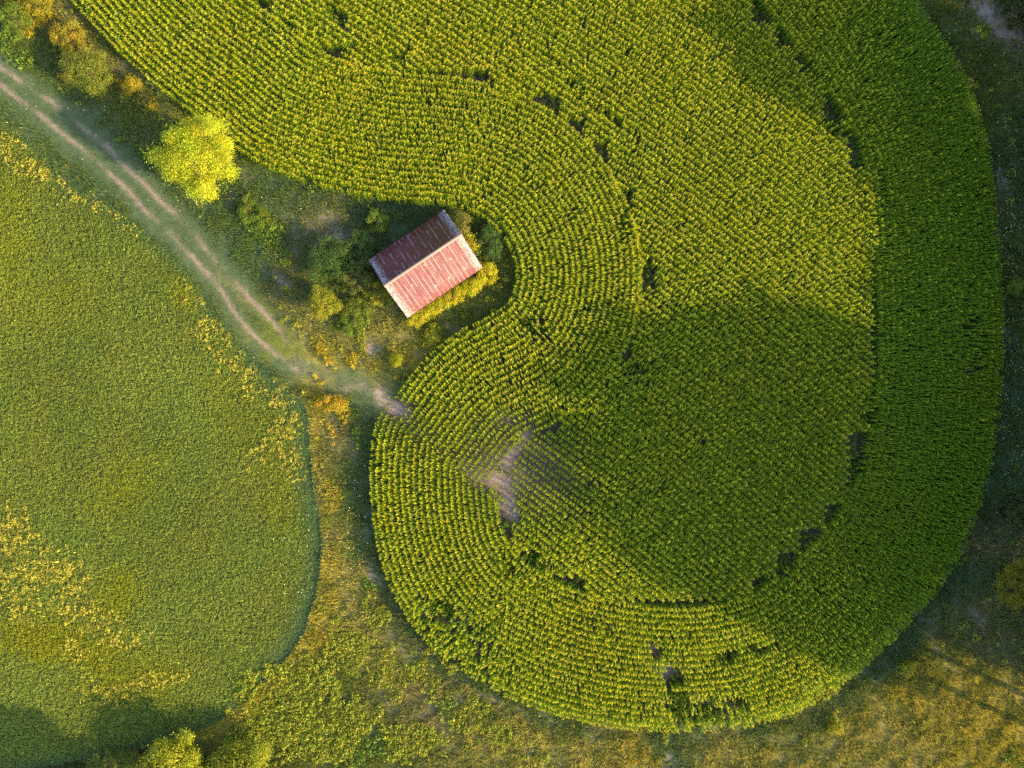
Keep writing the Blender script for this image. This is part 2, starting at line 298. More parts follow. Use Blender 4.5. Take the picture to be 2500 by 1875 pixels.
# ---------------------------------------------------------------- ground: one sheet out to the horizon
def build_ground():
    def axis(lo, hi, st):
        c = np.arange(lo, hi + .01, st); o = hi + np.cumsum(1.0 * 1.35**np.arange(24)); o2 = lo - np.cumsum(1.0 * 1.35**np.arange(24)); return np.concatenate([o2[::-1], c, o])
    X = axis(-72, 72, .28); Y = axis(-56, 58, .28); gx, gy = np.meshgrid(X, Y); nx, ny = len(X), len(Y)
    Q = np.stack([gx.ravel(), gy.ravel()], -1); near = (abs(Q[:, 0]) < 76) & (abs(Q[:, 1]) < 62)
    z = .10 * (fbm(Q[:, 0] * .5, Q[:, 1] * .5, 5) - .5) + .05 * (fbm(Q[:, 0] * 2, Q[:, 1] * 2, 6) - .5)
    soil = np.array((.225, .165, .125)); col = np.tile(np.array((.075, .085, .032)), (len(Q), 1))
    q = Q[near]; c = verge_color(q) * .55 + np.array((.05, .045, .02)) * .45
    fld = inside(q, FIELD_LOOP); low = inside(q, LOW)
    b, w = gap_masks(q)
    rut, mid = track_masks(q)
    n = fbm(q[:, 0] * .7, q[:, 1] * .7, 51)
    c[low] = np.array((.05, .072, .03))
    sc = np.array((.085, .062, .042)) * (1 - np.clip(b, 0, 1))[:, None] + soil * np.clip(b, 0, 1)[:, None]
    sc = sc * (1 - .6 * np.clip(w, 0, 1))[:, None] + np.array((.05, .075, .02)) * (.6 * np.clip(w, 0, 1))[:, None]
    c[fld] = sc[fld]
    k = (rut * ~fld)[:, None]; c = c * (1 - k) + np.array((.24, .17, .125)) * k
    for (px, py, rx, ry, rot, s_) in DRY_SPOTS:
        k = (s_ * blob(q, (px, py, rx, ry, rot), .8, 61) * np.clip(n * 3 - .7, .2, 1) * ~fld)[:, None]; k = np.clip(k, 0, 1); c = c * (1 - k) + np.array((.27, .195, .15)) * k
    col[near] = c
    z2 = z.copy(); zz = z2[near]; zz -= .07 * rut * ~fld; z2[near] = zz
    i = np.arange(nx * ny).reshape(ny, nx)
    F = np.stack([i[:-1, :-1], i[:-1, 1:], i[1:, 1:], i[1:, :-1]], -1).reshape(-1, 4)
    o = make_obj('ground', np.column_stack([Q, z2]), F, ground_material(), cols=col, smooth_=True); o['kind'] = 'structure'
DRY_SPOTS = [(2440, 55, 26, 80, -45, 1.2), (2380, 10, 30, 16, 0, .9), (800, 560, 50, 30, 20, .7), (915, 855, 26, 22, 0, .9), (690, 690, 40, 18, 50, .6), (1110, 800, 22, 12, 0, .6), (1130, 690, 20, 10, 0, .4), (2390, 1515, 20, 22, 0, .9), (330, 165, 14, 40, -45, .8), (300, 120, 10, 26, -45, .8),
             (2350, 60, 20, 30, 0, .6), (1640, 1870, 18, 22, 0, .8), (2440, 440, 10, 26, 0, .6), (2450, 810, 10, 16, 0, .5), (935, 965, 18, 22, 0, .9), (870, 950, 30, 12, 0, .5), (810, 1310, 10, 20, 0, .4), (910, 1400, 14, 26, -20, .7), (1185, 1705, 40, 8, 30, .7), (570, 480, 14, 20, 0, .7), (605, 440, 12, 16, 0, .5)]
build_ground()

# ---------------------------------------------------------------- maize plants
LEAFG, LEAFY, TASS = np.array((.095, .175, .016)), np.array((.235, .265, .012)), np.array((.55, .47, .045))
def corn_template(seed, tassel=True):
    r = np.random.default_rng(seed); P = []
    h = 1.9
    for s in ((1, 0, 0), (0, 1, 0)): P.append((*strip([(0, 0, 0), (0, 0, h)], [.035, .02], s), LEAFG * 1.1))
    nl = 9
    for k in range(nl):
        u = k / (nl - 1); z0 = .2 + (h - .42) * u**1.15
        az = math.pi / 2 + (math.pi if k % 2 else 0) + r.normal(0, .34)
        L = (.68 if u < .55 else .44) * r.uniform(.75, 1.25)
        el = R((42 if u < .55 else 60) + 8 * u + r.normal(0, 8)); d = np.array((math.cos(az), math.sin(az), 0)); sd = np.array((-math.sin(az), math.cos(az), 0))
        pts = []; p = np.array((0, 0, z0)); n = 4; e = el
        for i in range(n):
            pts.append(p.copy()); p = p + (d * math.cos(e) + np.array((0, 0, 1)) * math.sin(e)) * L / (n - 1); e -= R(42 + r.normal(0, 8))
        sd = sd + np.array((0, 0, r.normal(0, .35))); sd /= np.linalg.norm(sd)
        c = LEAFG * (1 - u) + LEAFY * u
        P.append((*strip(pts, np.array((.05, .10, .085, .012)) * r.uniform(.85, 1.15), sd), c * r.uniform(.85, 1.15)))
    if tassel:
        for k in range(7):
            az = r.uniform(0, 6.28); t = .05 if k == 0 else r.uniform(.35, .9); L = r.uniform(.20, .30)
            p0 = np.array((0, 0, h - .03)); p1 = p0 + L * np.array((math.cos(az) * math.sin(t), math.sin(az) * math.sin(t), math.cos(t)))
            P.append((*strip([p0, p1], [.042, .026], (-math.sin(az), math.cos(az), 0)), TASS * r.uniform(.8, 1.2)))
    return merge(P)
CT = [corn_template(100 + i, True) for i in range(7)] + [corn_template(200 + i, False) for i in range(5)]

def offset_rows(curve, sign, kmax, keep):
    t, nn = normals(curve); nn = smooth(nn, 6); nn /= np.hypot(*nn.T)[:, None]; pts, ang, rid = [], [], []
    for k in range(kmax):
        d = .3 + ROW * k; c = resample(curve + sign * nn * d, .165)
        if len(c) < 3: continue
        tt, _ = normals(c); ok = (dist(c, curve) > d - .07) & keep(c)
        pts.append(c[ok]); ang.append(np.arctan2(tt[ok, 1], tt[ok, 0])); rid.append(np.full(ok.sum(), k))
    return np.concatenate(pts), np.concatenate(ang), np.concatenate(rid)
def divside(Q): return (DIV1[0] - DIV0[0]) * (Q[:, 1] - DIV0[1]) - (DIV1[1] - DIV0[1]) * (Q[:, 0] - DIV0[0])   # > 0: above the line
far = lambda Q: np.hypot(*(Q - DIV1).T)
def keepA(Q): return inside(Q, FIELD_LOOP) & ((divside(Q) > 0) | (Q[:, 0] > DIV1[0] + 4))
def keepB(Q): return inside(Q, FIELD_LOOP) & ((divside(Q) < 0) | (Q[:, 0] > DIV1[0] + 4))
sgnN = 1 if inside((NOTCH + normals(NOTCH)[1] * .8)[[40]], FIELD_LOOP)[0] else -1
sgnO = 1 if inside((OUTER + normals(OUTER)[1] * .8)[[200]], FIELD_LOOP)[0] else -1
def extend(c, at_end, L):
    e, d = (c[-1], c[-1] - c[-8]) if at_end else (c[0], c[0] - c[7]); d = d / np.hypot(*d); x = e + d * np.arange(.3, L, .3)[:, None]
    return np.concatenate([c, x]) if at_end else np.concatenate([x[::-1], c])
pA, aA, kA = offset_rows(extend(extend(NOTCH, True, 12), False, 10), sgnN, 21, keepA)
pB, aB, kB = offset_rows(extend(extend(OUTER, False, 14), True, 30), sgnO, 21, keepB)
# block of straight rows in the middle
th = R(-36.3); dirv = np.array((math.cos(th), math.sin(th))); nv = np.array((-dirv[1], dirv[0]))
pc, ac = [], []
for k in range(-95, 110):
    t = np.arange(-95, 95, .165)
    bow = -.00085 * t**2 + .35 * np.sin(t * .06 + k * .02)
    c = t[:, None] * dirv + (k * .775 + bow)[:, None] * nv
    an = np.arctan2(*(np.gradient(c, axis=0)[:, ::-1].T)); pc.append(c); ac.append(an)
pC = np.concatenate(pc); aC = np.concatenate(ac)
m = (abs(pC[:, 0]) < 70) & (abs(pC[:, 1]) < 60); pC, aC = pC[m], aC[m]
m = inside(pC, FIELD_LOOP); pC, aC = pC[m], aC[m]
dn, do = dist(pC, NOTCH), dist(pC, extend(OUTER, True, 30))
gapv = .45 + .55 * np.clip((pC[:, 0] - 5) / 20, 0, 1)
m = (dn > .3 + ROW * 20 + .55) & (do > .3 + ROW * 20 + gapv); pC, aC = pC[m], aC[m]
P = np.concatenate([pA, pB, pC]); A = np.concatenate([aA, aB, aC]); Z = np.concatenate([np.zeros(len(pA)), np.ones(len(pB)), np.full(len(pC), 2)])
edge = dist(P, FIELD[::2])
b, w = gap_masks(P)
n1 = fbm(P[:, 0] * .55, P[:, 1] * .55, 11); n2 = vnoise(P[:, 0] * 1.6, P[:, 1] * 1.6, 12); n3 = fbm(P[:, 0] * .12, P[:, 1] * .12, 13)
prob = .965 - np.clip(b * .95, 0, .95) - np.clip(w * 1.0, 0, .95) - .35 * (n1 < .24) - .3 * (n2 < .05)
# broken rows at the bottom left and right of the field, and a ragged margin
rag = blob(P, (1130, 1560, 130, 60, 35), 1) + blob(P, (1700, 1730, 110, 50, 0), 1)
prob -= .35 * np.clip(rag, 0, 1) * (n2 < .6) + .35 * (edge < .9) * (n1 < .5)
keep = rng.random(len(P)) < prob
P, A, Z, edge, b, w, n1, n3, rag = [a[keep] for a in (P, A, Z, edge, b, w, n1, n3, rag)]
NP = len(P)
#print('maize plants', NP)
jit = np.where(rag > .3, .14, .03); P = P + rng.normal(0, 1, (NP, 2)) * jit[:, None]
hs = (1.0 + rng.normal(0, .04, NP)) * (.90 + .20 * n3)
thin = np.clip(blob(P, (1260, 1140, 170, 110, 20), .6) + .8 * blob(P, (960, 1010, 90, 50, 30), .6), 0, 1)
hs *= (1 - .38 * thin) * np.where(edge < .6, .88, 1)
ws = hs * rng.uniform(.88, 1.12, NP) * (1 - .12 * thin)
right = np.clip((P[:, 0] - 38) / 12, 0, 1) * (Z == 1)
shade_mid = np.clip(blob(P, (1800, 1110, 420, 300, 25), .6) * 1.2, 0, 1)  # fewer yellow tassels here, standing in for the tree shade
notass = rng.random(NP) < (.15 + .75 * right + .35 * thin + .6 * shade_mid)
idx = np.where(notass, rng.integers(7, 12, NP), rng.integers(0, 7, NP))
rot = A + rng.normal(0, .22, NP) + np.where(rng.random(NP) < .5, math.pi, 0)
ws = ws * (1 + .12 * right)
scl = np.stack([ws * 1.0, ws * 1.0, hs], -1)
yel = fbm(P[:, 0] * .1, P[:, 1] * .1, 17)
tint = np.ones((NP, 3)) * rng.uniform(.84, 1.16, (NP, 1)) * (1 - .12 * right[:, None])
tint[:, 0] *= .92 + .22 * yel - .18 * right; tint[:, 2] *= 1 + .5 * thin
tilt = rng.normal(0, .045, (NP, 2))
pos = np.column_stack([P, np.zeros(NP)])
# the plants standing apart round the bare soil are objects of their own, the rest one crop
score = np.where((b > .06) & (b < .75) & (far(P) < 26) & (abs(P[:, 0] + 6) < 16), b, 0)
order = np.argsort(-score); solo = []; used = np.zeros(NP, bool)
for i in order[:2500]:
    if score[i] <= 0 or len(solo) >= 290: break
    solo.append(i); used[i] = True
V, F, C = scatter(CT, np.where(used, 99, idx), pos, rot, scl, tint, tilt)
tag(make_obj('maize_crop', V, F, M_CORN, cols=C), kind='stuff', label='tall green maize crop with yellow tassels planted in curved rows', cat='crop')
solo_meshes = {}
for t in range(12):
    v, f, c = CT[t]; o = make_obj('maize_plant', v, f, M_CORN, cols=c, link=False); solo_meshes[t] = o.data; D.objects.remove(o)
for i in solo:
    o = D.objects.new('maize_plant', solo_meshes[int(idx[i])]); COL.objects.link(o)
    o.location = (*P[i], 0); o.rotation_euler = (0, 0, rot[i]); o.scale = tuple(scl[i])
    tag(o, 'short green maize plant standing apart where bare soil breaks the curved rows', 'maize plant', 'maize plants around the bare soil patches')

# ---------------------------------------------------------------- low plants: templates
def tuft_template(seed, n, h, spread, wid, base, bend=.6, seg=3):
    r = np.random.default_rng(seed); Ps = []
    for k in range(n):
        az = r.uniform(0, 6.28); r0 = r.uniform(0, spread * .5); hh = h * r.uniform(.6, 1.15); ln = r.uniform(.15, bend)
        o = np.array((r0 * math.cos(az * 1.7), r0 * math.sin(az * 1.7), 0)); d = np.array((math.cos(az), math.sin(az), 0))
        pts = [o + d * spread * ln * 1.8 * u**1.6 + np.array((0, 0, hh * (u - .25 * ln * u**2))) for u in np.linspace(0, 1, seg)]
        sd = np.array((-math.sin(az), math.cos(az), 0)); Ps.append((*strip(pts, np.linspace(wid, wid * .25, seg), sd), np.array(base) * r.uniform(.75, 1.3)))
    return merge(Ps)
def leafball_template(seed, n, rad, hgt, leaf, base, dome=True):
    r = np.random.default_rng(seed); V = []; Fc = []; Cc = []
    for k in range(n):
        a = r.uniform(0, 6.28); u = math.sqrt(r.uniform(0, 1)); x, y = rad * u * math.cos(a), rad * u * math.sin(a); z = hgt * math.sqrt(max(0, 1 - u * u * .85)) * r.uniform(.55, 1.05)
        nrm = np.array((x / rad * .9 + r.normal(0, .45), y / rad * .9 + r.normal(0, .45), .9)); nrm /= np.linalg.norm(nrm)
        t = np.cross(nrm, (math.cos(a * 3), math.sin(a * 3), .2)); t /= np.linalg.norm(t); s = np.cross(nrm, t); l = leaf * r.uniform(.65, 1.25)
        c = np.array((x, y, z)); b0 = len(V)
        V += [c - t * l * .6, c + s * l * .33, c + t * l * .6 - nrm * l * .12, c - s * l * .33]; Fc.append([b0, b0 + 1, b0 + 2, b0 + 3]); Cc += [np.array(base) * r.uniform(.75, 1.25)] * 4
    return np.array(V), np.array(Fc), np.array(Cc)
def grid_jitter(x0, x1, y0, y1, st):
    X, Y = np.meshgrid(np.arange(x0, x1, st), np.arange(y0, y1, st)); q = np.stack([X.ravel(), Y.ravel()], -1); return q + rng.uniform(-.5, .5, q.shape) * st

BARN_PX = [(895, 632), (1084, 520), (1180, 655), (994, 776)]
def in_barn(Q): return inside(Q, W([(905, 636), (1084, 532), (1170, 652), (996, 762)], 1.0))

# ---------------------------------------------------------------- low crop field on the left
CREAM = [(60, 400, 110, 22, 35, .75), (170, 455, 120, 24, 30, .85), (300, 530, 80, 22, 32, .8), (20, 350, 40, 30, 0, .6), (470, 730, 40, 30, 40, .7), (520, 800, 50, 36, 55, .75), (590, 900, 60, 40, 50, .7), (680, 960, 26, 40, 10, .9), (700, 1060, 30, 60, 5, 1.15),
         (720, 1130, 26, 36, 0, .8), (630, 1100, 20, 40, 20, .6), (20, 1310, 60, 60, 0, 1.1), (80, 1400, 90, 50, -30, .95), (170, 1400, 60, 50, -40, .85), (220, 1500, 80, 40, 20, .75), (300, 1560, 70, 24, -15, .8), (330, 1680, 110, 26, -15, 1.0), (240, 1700, 60, 24, 30, .9), (60, 1480, 70, 40, 0, .6), (200, 1600, 60, 30, 40, .5)]
MUST = [(200, 1580, 130, 50, 25, 1.0), (90, 1560, 90, 50, 10, 1.0), (290, 1450, 50, 70, 20, .8), (300, 1200, 90, 60, -30, .6), (380, 1120, 60, 30, -30, .4), (30, 580, 60, 200, 0, .5), (330, 1650, 120, 60, -10, .7), (620, 820, 50, 90, -40, .5), (590, 1000, 90, 70, 40, .35), (700, 1180, 50, 110, 0, .5), (120, 720, 120, 90, 0, .35), (470, 700, 50, 40, 40, .8)]
Q = grid_jitter(-78, W((800, 0))[0], -56, W((0, 140))[1], .185)
m = inside(Q, LOW); Q = Q[m]
rut, mid = track_masks(Q); dl = dist(Q, LOW)
nz = fbm(Q[:, 0] * .5, Q[:, 1] * .5, 71)
m = (rut < .3) & (rng.random(len(Q)) < .93); Q, dl, nz = Q[m], dl[m], nz[m]
nq = len(Q); cream = np.zeros(nq); must = np.zeros(nq)
for g in CREAM: cream = np.maximum(cream, g[5] * blob(Q, g, 1.2, 81))
for g in MUST: must = np.maximum(must, g[5] * blob(Q, g, 1.4, 91))
shade_rim = np.exp(-(dl / 2.2)**2) * (Q[:, 0] > W((600, 0))[0]) * 1.0 + np.exp(-(dl / 1.3)**2) * (Q[:, 0] <= W((600, 0))[0]) * .7
col = np.tile(np.array((.185, .205, .048)), (nq, 1))
big = fbm(Q[:, 0] * .09, Q[:, 1] * .09, 93); col *= (.80 + .4 * big)[:, None]; col[:, 0] *= .85 + .35 * fbm(Q[:, 0] * .2, Q[:, 1] * .2, 95)
def mixc(c, t, k): k = np.clip(k, 0, 1)[:, None]; return c * (1 - k) + np.array(t) * k
col = mixc(col, (.24, .22, .014), must * (.6 + .9 * fbm(Q[:, 0] * 1.1, Q[:, 1] * 1.1, 97)))
col = mixc(col, (.085, .15, .07), shade_rim * .9)  # teal edge: shade mixed into the colour of the shorter swath
fl = vnoise(Q[:, 0] * 1.7, Q[:, 1] * 1.7, 99) * .5 + vnoise(Q[:, 0] * 3.3, Q[:, 1] * 3.3, 98) * .5
isf = (rng.random(nq) < cream * .7 * np.clip((fl - .42) * 5, 0, .9)) & (cream > .15) ; col[isf] = np.array((.42, .33, .07)) * rng.uniform(.75, 1.2, (isf.sum(), 1))
col *= rng.uniform(.8, 1.2, (nq, 1))
hh = (.75 + .65 * rng.random(nq)) * (1 - .45 * np.clip(shade_rim, 0, 1)) * np.where(isf, 1.35, 1)
LT = [leafball_template(300 + i, 9, .18, .30, .13, (1, 1, 1)) for i in range(6)]
V, F, C = scatter(LT, rng.integers(0, 6, nq), np.column_stack([Q, np.full(nq, .02)]), rng.uniform(0, 6.28, nq), hh, col)
tag(make_obj('low_crop', V, F, M_CROP, cols=C), kind='stuff', label='dense knee high green crop covering the rounded left field', cat='crop')
#print('low crop', nq)

# ---------------------------------------------------------------- verge grass
Q = grid_jitter(-76, 76, -56, 58, .2)
Q = Q[~inside(Q, LOW)]
fld = inside(Q, FIELD_LOOP); df = dist(Q, FIELD[::2])
bq, wq = gap_masks(Q)
keepg = (~fld) | (wq > .45) | (df < .5)
Q, fld, df, wq = Q[keepg], fld[keepg], df[keepg], wq[keepg]
m = ~in_barn(Q); Q, fld, df, wq = Q[m], fld[m], df[m], wq[m]
rut, mid = track_masks(Q); dry = np.zeros(len(Q))
for g in DRY_SPOTS: dry = np.maximum(dry, g[5] * blob(Q, g, .8, 61) * np.clip(fbm(Q[:, 0] * .7, Q[:, 1] * .7, 51) * 3 - .7, .2, 1))
lump = fbm(Q[:, 0] * .8, Q[:, 1] * .8, 101)
m = rng.random(len(Q)) < (.92 - 1.0 * rut - .9 * dry - .3 * (lump < .36)); Q, fld, df, wq, rut, mid, lump = [a[m] for a in (Q, fld, df, wq, rut, mid, lump)]
nq = len(Q); col = verge_color(Q + rng.normal(0, .35, Q.shape)) * rng.uniform(.72, 1.28, (nq, 1))
kk = np.clip((fbm(Q[:, 0] * .75, Q[:, 1] * .75, 111) - .5) * 5 + .35, 0, .8)[:, None]; col = col * (1 - kk) + kk * (col * .35 + np.array((.11, .145, .03)) * .65); sp = rng.random(nq); m5 = sp < .06; col[m5] = col[m5] * .6 + np.array(STRAW) * .35; col[(sp > .9)] *= np.array((.8, 1.1, .9))
inf = fld & (wq > .45); col[inf] = np.array((.09, .15, .02)) * rng.uniform(.7, 1.3, (inf.sum(), 1))
mk = (mid > .4) & ~fld; col[mk] = col[mk] * .4 + np.array((.10, .15, .055)) * .6
hh = (.35 + 1.3 * lump) * rng.uniform(.7, 1.2, nq); hh *= 1 - .68 * np.clip(mid, 0, 1)
isor = (col[:, 0] > col[:, 1] * 1.15); hh *= np.where(isor, 1.25, 1.0)
GT = [tuft_template(400 + i, 7, .46, .26, .05, (1, 1, 1)) for i in range(6)]
V, F, C = scatter(GT, rng.integers(0, 6, nq), np.column_stack([Q, np.full(nq, -.02)]), rng.uniform(0, 6.28, nq), hh, col)
tag(make_obj('verge_grass', V, F, M_GRASS, cols=C), kind='stuff', label='rough mixed green and straw coloured grass around the fields and track', cat='grass')
#print('grass', nq)

# ---------------------------------------------------------------- broadleaf weeds: px, py, rx, ry, rot, density, colour
YG, LG, GOLD, PALE = (.26, .27, .018), (.13, .19, .018), (.42, .29, .015), (.45, .42, .12)
WEEDS = [(700, 1700, 150, 90, -20, .9, YG), (850, 1580, 60, 60, 0, .9, YG), (800, 1780, 150, 90, 0, .95, YG), (620, 1790, 120, 50, -30, .8, YG), (950, 1650, 60, 70, 0, .7, YG), (920, 1500, 40, 30, 60, .8, YG), (1030, 1660, 80, 50, 30, .7, YG), (1080, 1620, 50, 16, 40, .6, YG), (1150, 1760, 50, 60, 0, .9, YG), (1230, 1790, 50, 40, 0, .9, YG),
         (1000, 1800, 90, 60, 0, .85, YG), (880, 1810, 80, 60, 0, .8, LG), (1280, 1850, 60, 20, 0, .7, YG), (1340, 1840, 30, 40, 0, .4, YG), (1550, 1860, 80, 20, 0, .4, GOLD), (800, 1490, 16, 16, 0, .8, YG), (900, 1470, 14, 40, -30, .7, YG), (740, 1640, 50, 30, -40, .8, YG), (690, 1620, 50, 20, -40, .4, GOLD), (1085, 1715, 26, 24, 0, .8, LG),
         (640, 560, 60, 36, 35, .85, LG), (600, 500, 30, 16, 40, .7, LG), (690, 600, 26, 24, 45, .5, LG), (700, 640, 14, 20, 0, .7, YG), (700, 710, 16, 10, 40, .8, YG), (720, 770, 40, 10, 40, .5, YG), (690, 780, 12, 10, 0, .9, YG), (720, 800, 14, 10, 0, .9, YG), (790, 860, 40, 14, 55, .8, GOLD), (770, 840, 16, 20, 0, .5, GOLD),
         (880, 830, 16, 50, 5, .95, YG), (860, 880, 20, 24, 0, .9, GOLD), (870, 770, 50, 40, 0, .85, LG), (960, 920, 60, 14, 0, .4, GOLD), (810, 985, 44, 14, 10, .95, GOLD), (845, 1010, 26, 26, 0, .6, GOLD), (800, 1050, 14, 40, 0, .4, GOLD), (790, 930, 22, 10, 30, .7, GOLD), (1050, 815, 30, 26, 0, .7, YG), (1060, 830, 14, 14, 0, .8, YG),
         (1210, 700, 40, 18, -20, .5, YG), (1190, 735, 24, 12, 20, .6, YG), (60, 30, 60, 30, 60, .9, GOLD), (120, 60, 30, 20, 0, .7, GOLD), (20, 90, 30, 60, 0, .8, LG), (60, 140, 16, 30, -20, .8, LG), (300, 215, 44, 16, 30, .8, GOLD), (310, 250, 22, 14, 30, .7, YG), (370, 262, 22, 10, -30, .8, GOLD), (380, 210, 12, 8, 30, 1.0, PALE), (393, 224, 8, 8, 0, 1.0, PALE),
         (412, 243, 6, 6, 0, 1.0, PALE), (150, 190, 30, 10, 40, .6, GOLD), (180, 130, 40, 40, 0, .5, LG), (350, 370, 24, 16, 30, .6, LG), (300, 330, 14, 10, 0, .6, LG), (2330, 130, 40, 60, -20, .5, LG), (2400, 80, 16, 14, 0, .9, YG), (2410, 300, 34, 50, 0, .5, LG), (2470, 480, 30, 50, 0, .4, YG), (2380, 200, 20, 30, 0, .4, YG), (2440, 700, 22, 30, 0, .6, LG),
         (2480, 380, 20, 70, 0, .5, LG), (2460, 1200, 30, 30, 0, .3, YG), (2030, 1760, 22, 30, 0, .7, YG), (1970, 1810, 18, 20, 0, .6, YG), (2210, 1630, 22, 22, 0, .7, YG), (2340, 1520, 20, 16, 0, .6, YG), (2450, 1520, 30, 16, 0, .5, LG), (2380, 1560, 12, 20, 0, .5, YG), (2260, 1840, 60, 20, 0, .4, LG), (2480, 1850, 40, 26, 0, .8, LG), (2420, 1760, 50, 30, 0, .35, GOLD), (2300, 1740, 50, 30, 0, .3, GOLD),
         (1625, 1790, 12, 40, 0, .8, YG), (1720, 1760, 80, 14, 0, .9, YG), (1900, 1740, 90, 14, -15, .9, YG), (2010, 1690, 60, 14, -30, .9, YG), (2110, 1610, 60, 12, -38, .9, YG), (1620, 1770, 26, 26, 0, .7, LG), (1500, 1760, 90, 10, 8, .6, YG), (870, 1050, 12, 60, 0, .4, LG), (900, 1420, 12, 40, -25, .8, LG), (915, 1445, 14, 26, -30, .8, LG), (930, 1290, 10, 50, -10, .7, LG), (905, 1120, 10, 50, 0, .5, LG),
         (850, 520, 14, 14, 0, .3, LG), (430, 480, 50, 14, 45, .4, LG), (470, 540, 40, 12, 45, .4, LG), (1190, 590, 40, 60, 0, .5, LG), (1240, 660, 30, 30, 0, .5, YG), (1170, 500, 20, 16, 0, .5, LG), (880, 470, 60, 10, 5, .3, LG), (1085, 660, 20, 20, 0, 0, LG), (2465, 1020, 20, 50, 0, .3, LG), (560, 460, 16, 40, 30, .5, LG)]
Q = grid_jitter(-74, 74, -56, 56, .27)
best = np.zeros(len(Q)); cc = np.zeros((len(Q), 3))
for i, g in enumerate(WEEDS):
    k = g[5] * blob(Q, g, .9, 131); mm = k > best; best[mm] = k[mm]; cc[mm] = g[6]
cl = .5 * vnoise(Q[:, 0] * .9, Q[:, 1] * .9, 141) + .5 * vnoise(Q[:, 0] * 2.0, Q[:, 1] * 2.0, 142)
bg_ = (rng.random(len(Q)) < .012) & ~inside(Q, LOW) & ~inside(Q, FIELD_LOOP); rut, mid = track_masks(Q); bg_ &= mid < .3
cc[bg_ & (best < .2)] = YG; 
m = ((best > 1.02 - cl * .95) | bg_) & ~in_barn(Q) & (rut < .3)
inf = inside(Q, FIELD_LOOP); dfe = dist(Q, FIELD[::2]); m &= ~(inf & (dfe > 1.5))
Q, cc, best = Q[m], cc[m], best[m]
# weeds in the gaps of the maize, too
Q2 = grid_jitter(-74, 74, -56, 56, .3); Q2 = Q2[inside(Q2, FIELD_LOOP)]; b2, w2 = gap_masks(Q2)
occ = np.zeros((300, 300), bool); ci = np.clip(((P + 75) / .5).astype(int), 0, 299); occ[ci[:, 0], ci[:, 1]] = True
occ2 = occ.copy(); occ2[1:] |= occ[:-1]; occ2[:-1] |= occ[1:]; occ2[:, 1:] |= occ[:, :-1]; occ2[:, :-1] |= occ[:, 1:]
cj = np.clip(((Q2 + 75) / .5).astype(int), 0, 299); empty_ = ~occ2[cj[:, 0], cj[:, 1]] & (b2 < .35)
m = (w2 * rng.uniform(.6, 1.3, len(Q2)) > .5) | (empty_ & (rng.random(len(Q2)) < .75)); Q2 = Q2[m]
Q = np.concatenate([Q, Q2]); cc = np.concatenate([cc, np.tile(np.array((.15, .21, .016)), (len(Q2), 1))]); nq = len(Q)
tc = cc * rng.uniform(.65, 1.3, (nq, 1)); tc[:, 0] *= rng.uniform(.8, 1.15, nq)
BT = [leafball_template(500 + i, 16, .24, .42, .15, (1, 1, 1)) for i in range(7)]
sc = rng.uniform(.55, 1.35, nq); scl3 = np.stack([sc, sc, sc * rng.uniform(.8, 1.5, nq)], -1); scl3[-len(Q2):] *= np.array((1.0, 1.0, 1.9))
V, F, C = scatter(BT, rng.integers(0, 7, nq), np.column_stack([Q, np.zeros(nq)]), rng.uniform(0, 6.28, nq), scl3, tc)
tag(make_obj('weeds', V, F, M_WEED, cols=C), kind='stuff', label='yellow green broadleaf weeds and golden flowers covering the field margins', cat='weeds')
#print('weeds', nq)
# tiny white flower heads along the eastern margin and the track
Qf = []
for (px, py, rx, ry, n) in [(2440, 480, 30, 160, 90), (2460, 920, 20, 200, 160), (2330, 180, 30, 120, 50), (430, 470, 160, 30, 30), (870, 1300, 20, 100, 40), (2470, 560, 16, 40, 60), (740, 1400, 30, 120, 60), (120, 300, 120, 80, 30)]:
    Qf.append(W(np.column_stack([rng.normal(px, rx, n), rng.normal(py, ry, n)])))
Qf = np.concatenate(Qf); Qf = Qf[~inside(Qf, FIELD_LOOP)]; nf = len(Qf)
FT = [leafball_template(600 + i, 4, .05, .06, .085, (.75, .75, .62)) for i in range(3)]
V, F, C = scatter(FT, rng.integers(0, 3, nf), np.column_stack([Qf, rng.uniform(.35, .6, nf)]), rng.uniform(0, 6.28, nf), rng.uniform(.7, 1.2, nf))
tag(make_obj('white_wildflowers', V, F, M_GRASS, cols=C), kind='stuff', label='scattered tiny white wildflower heads in the grass', cat='wildflowers')

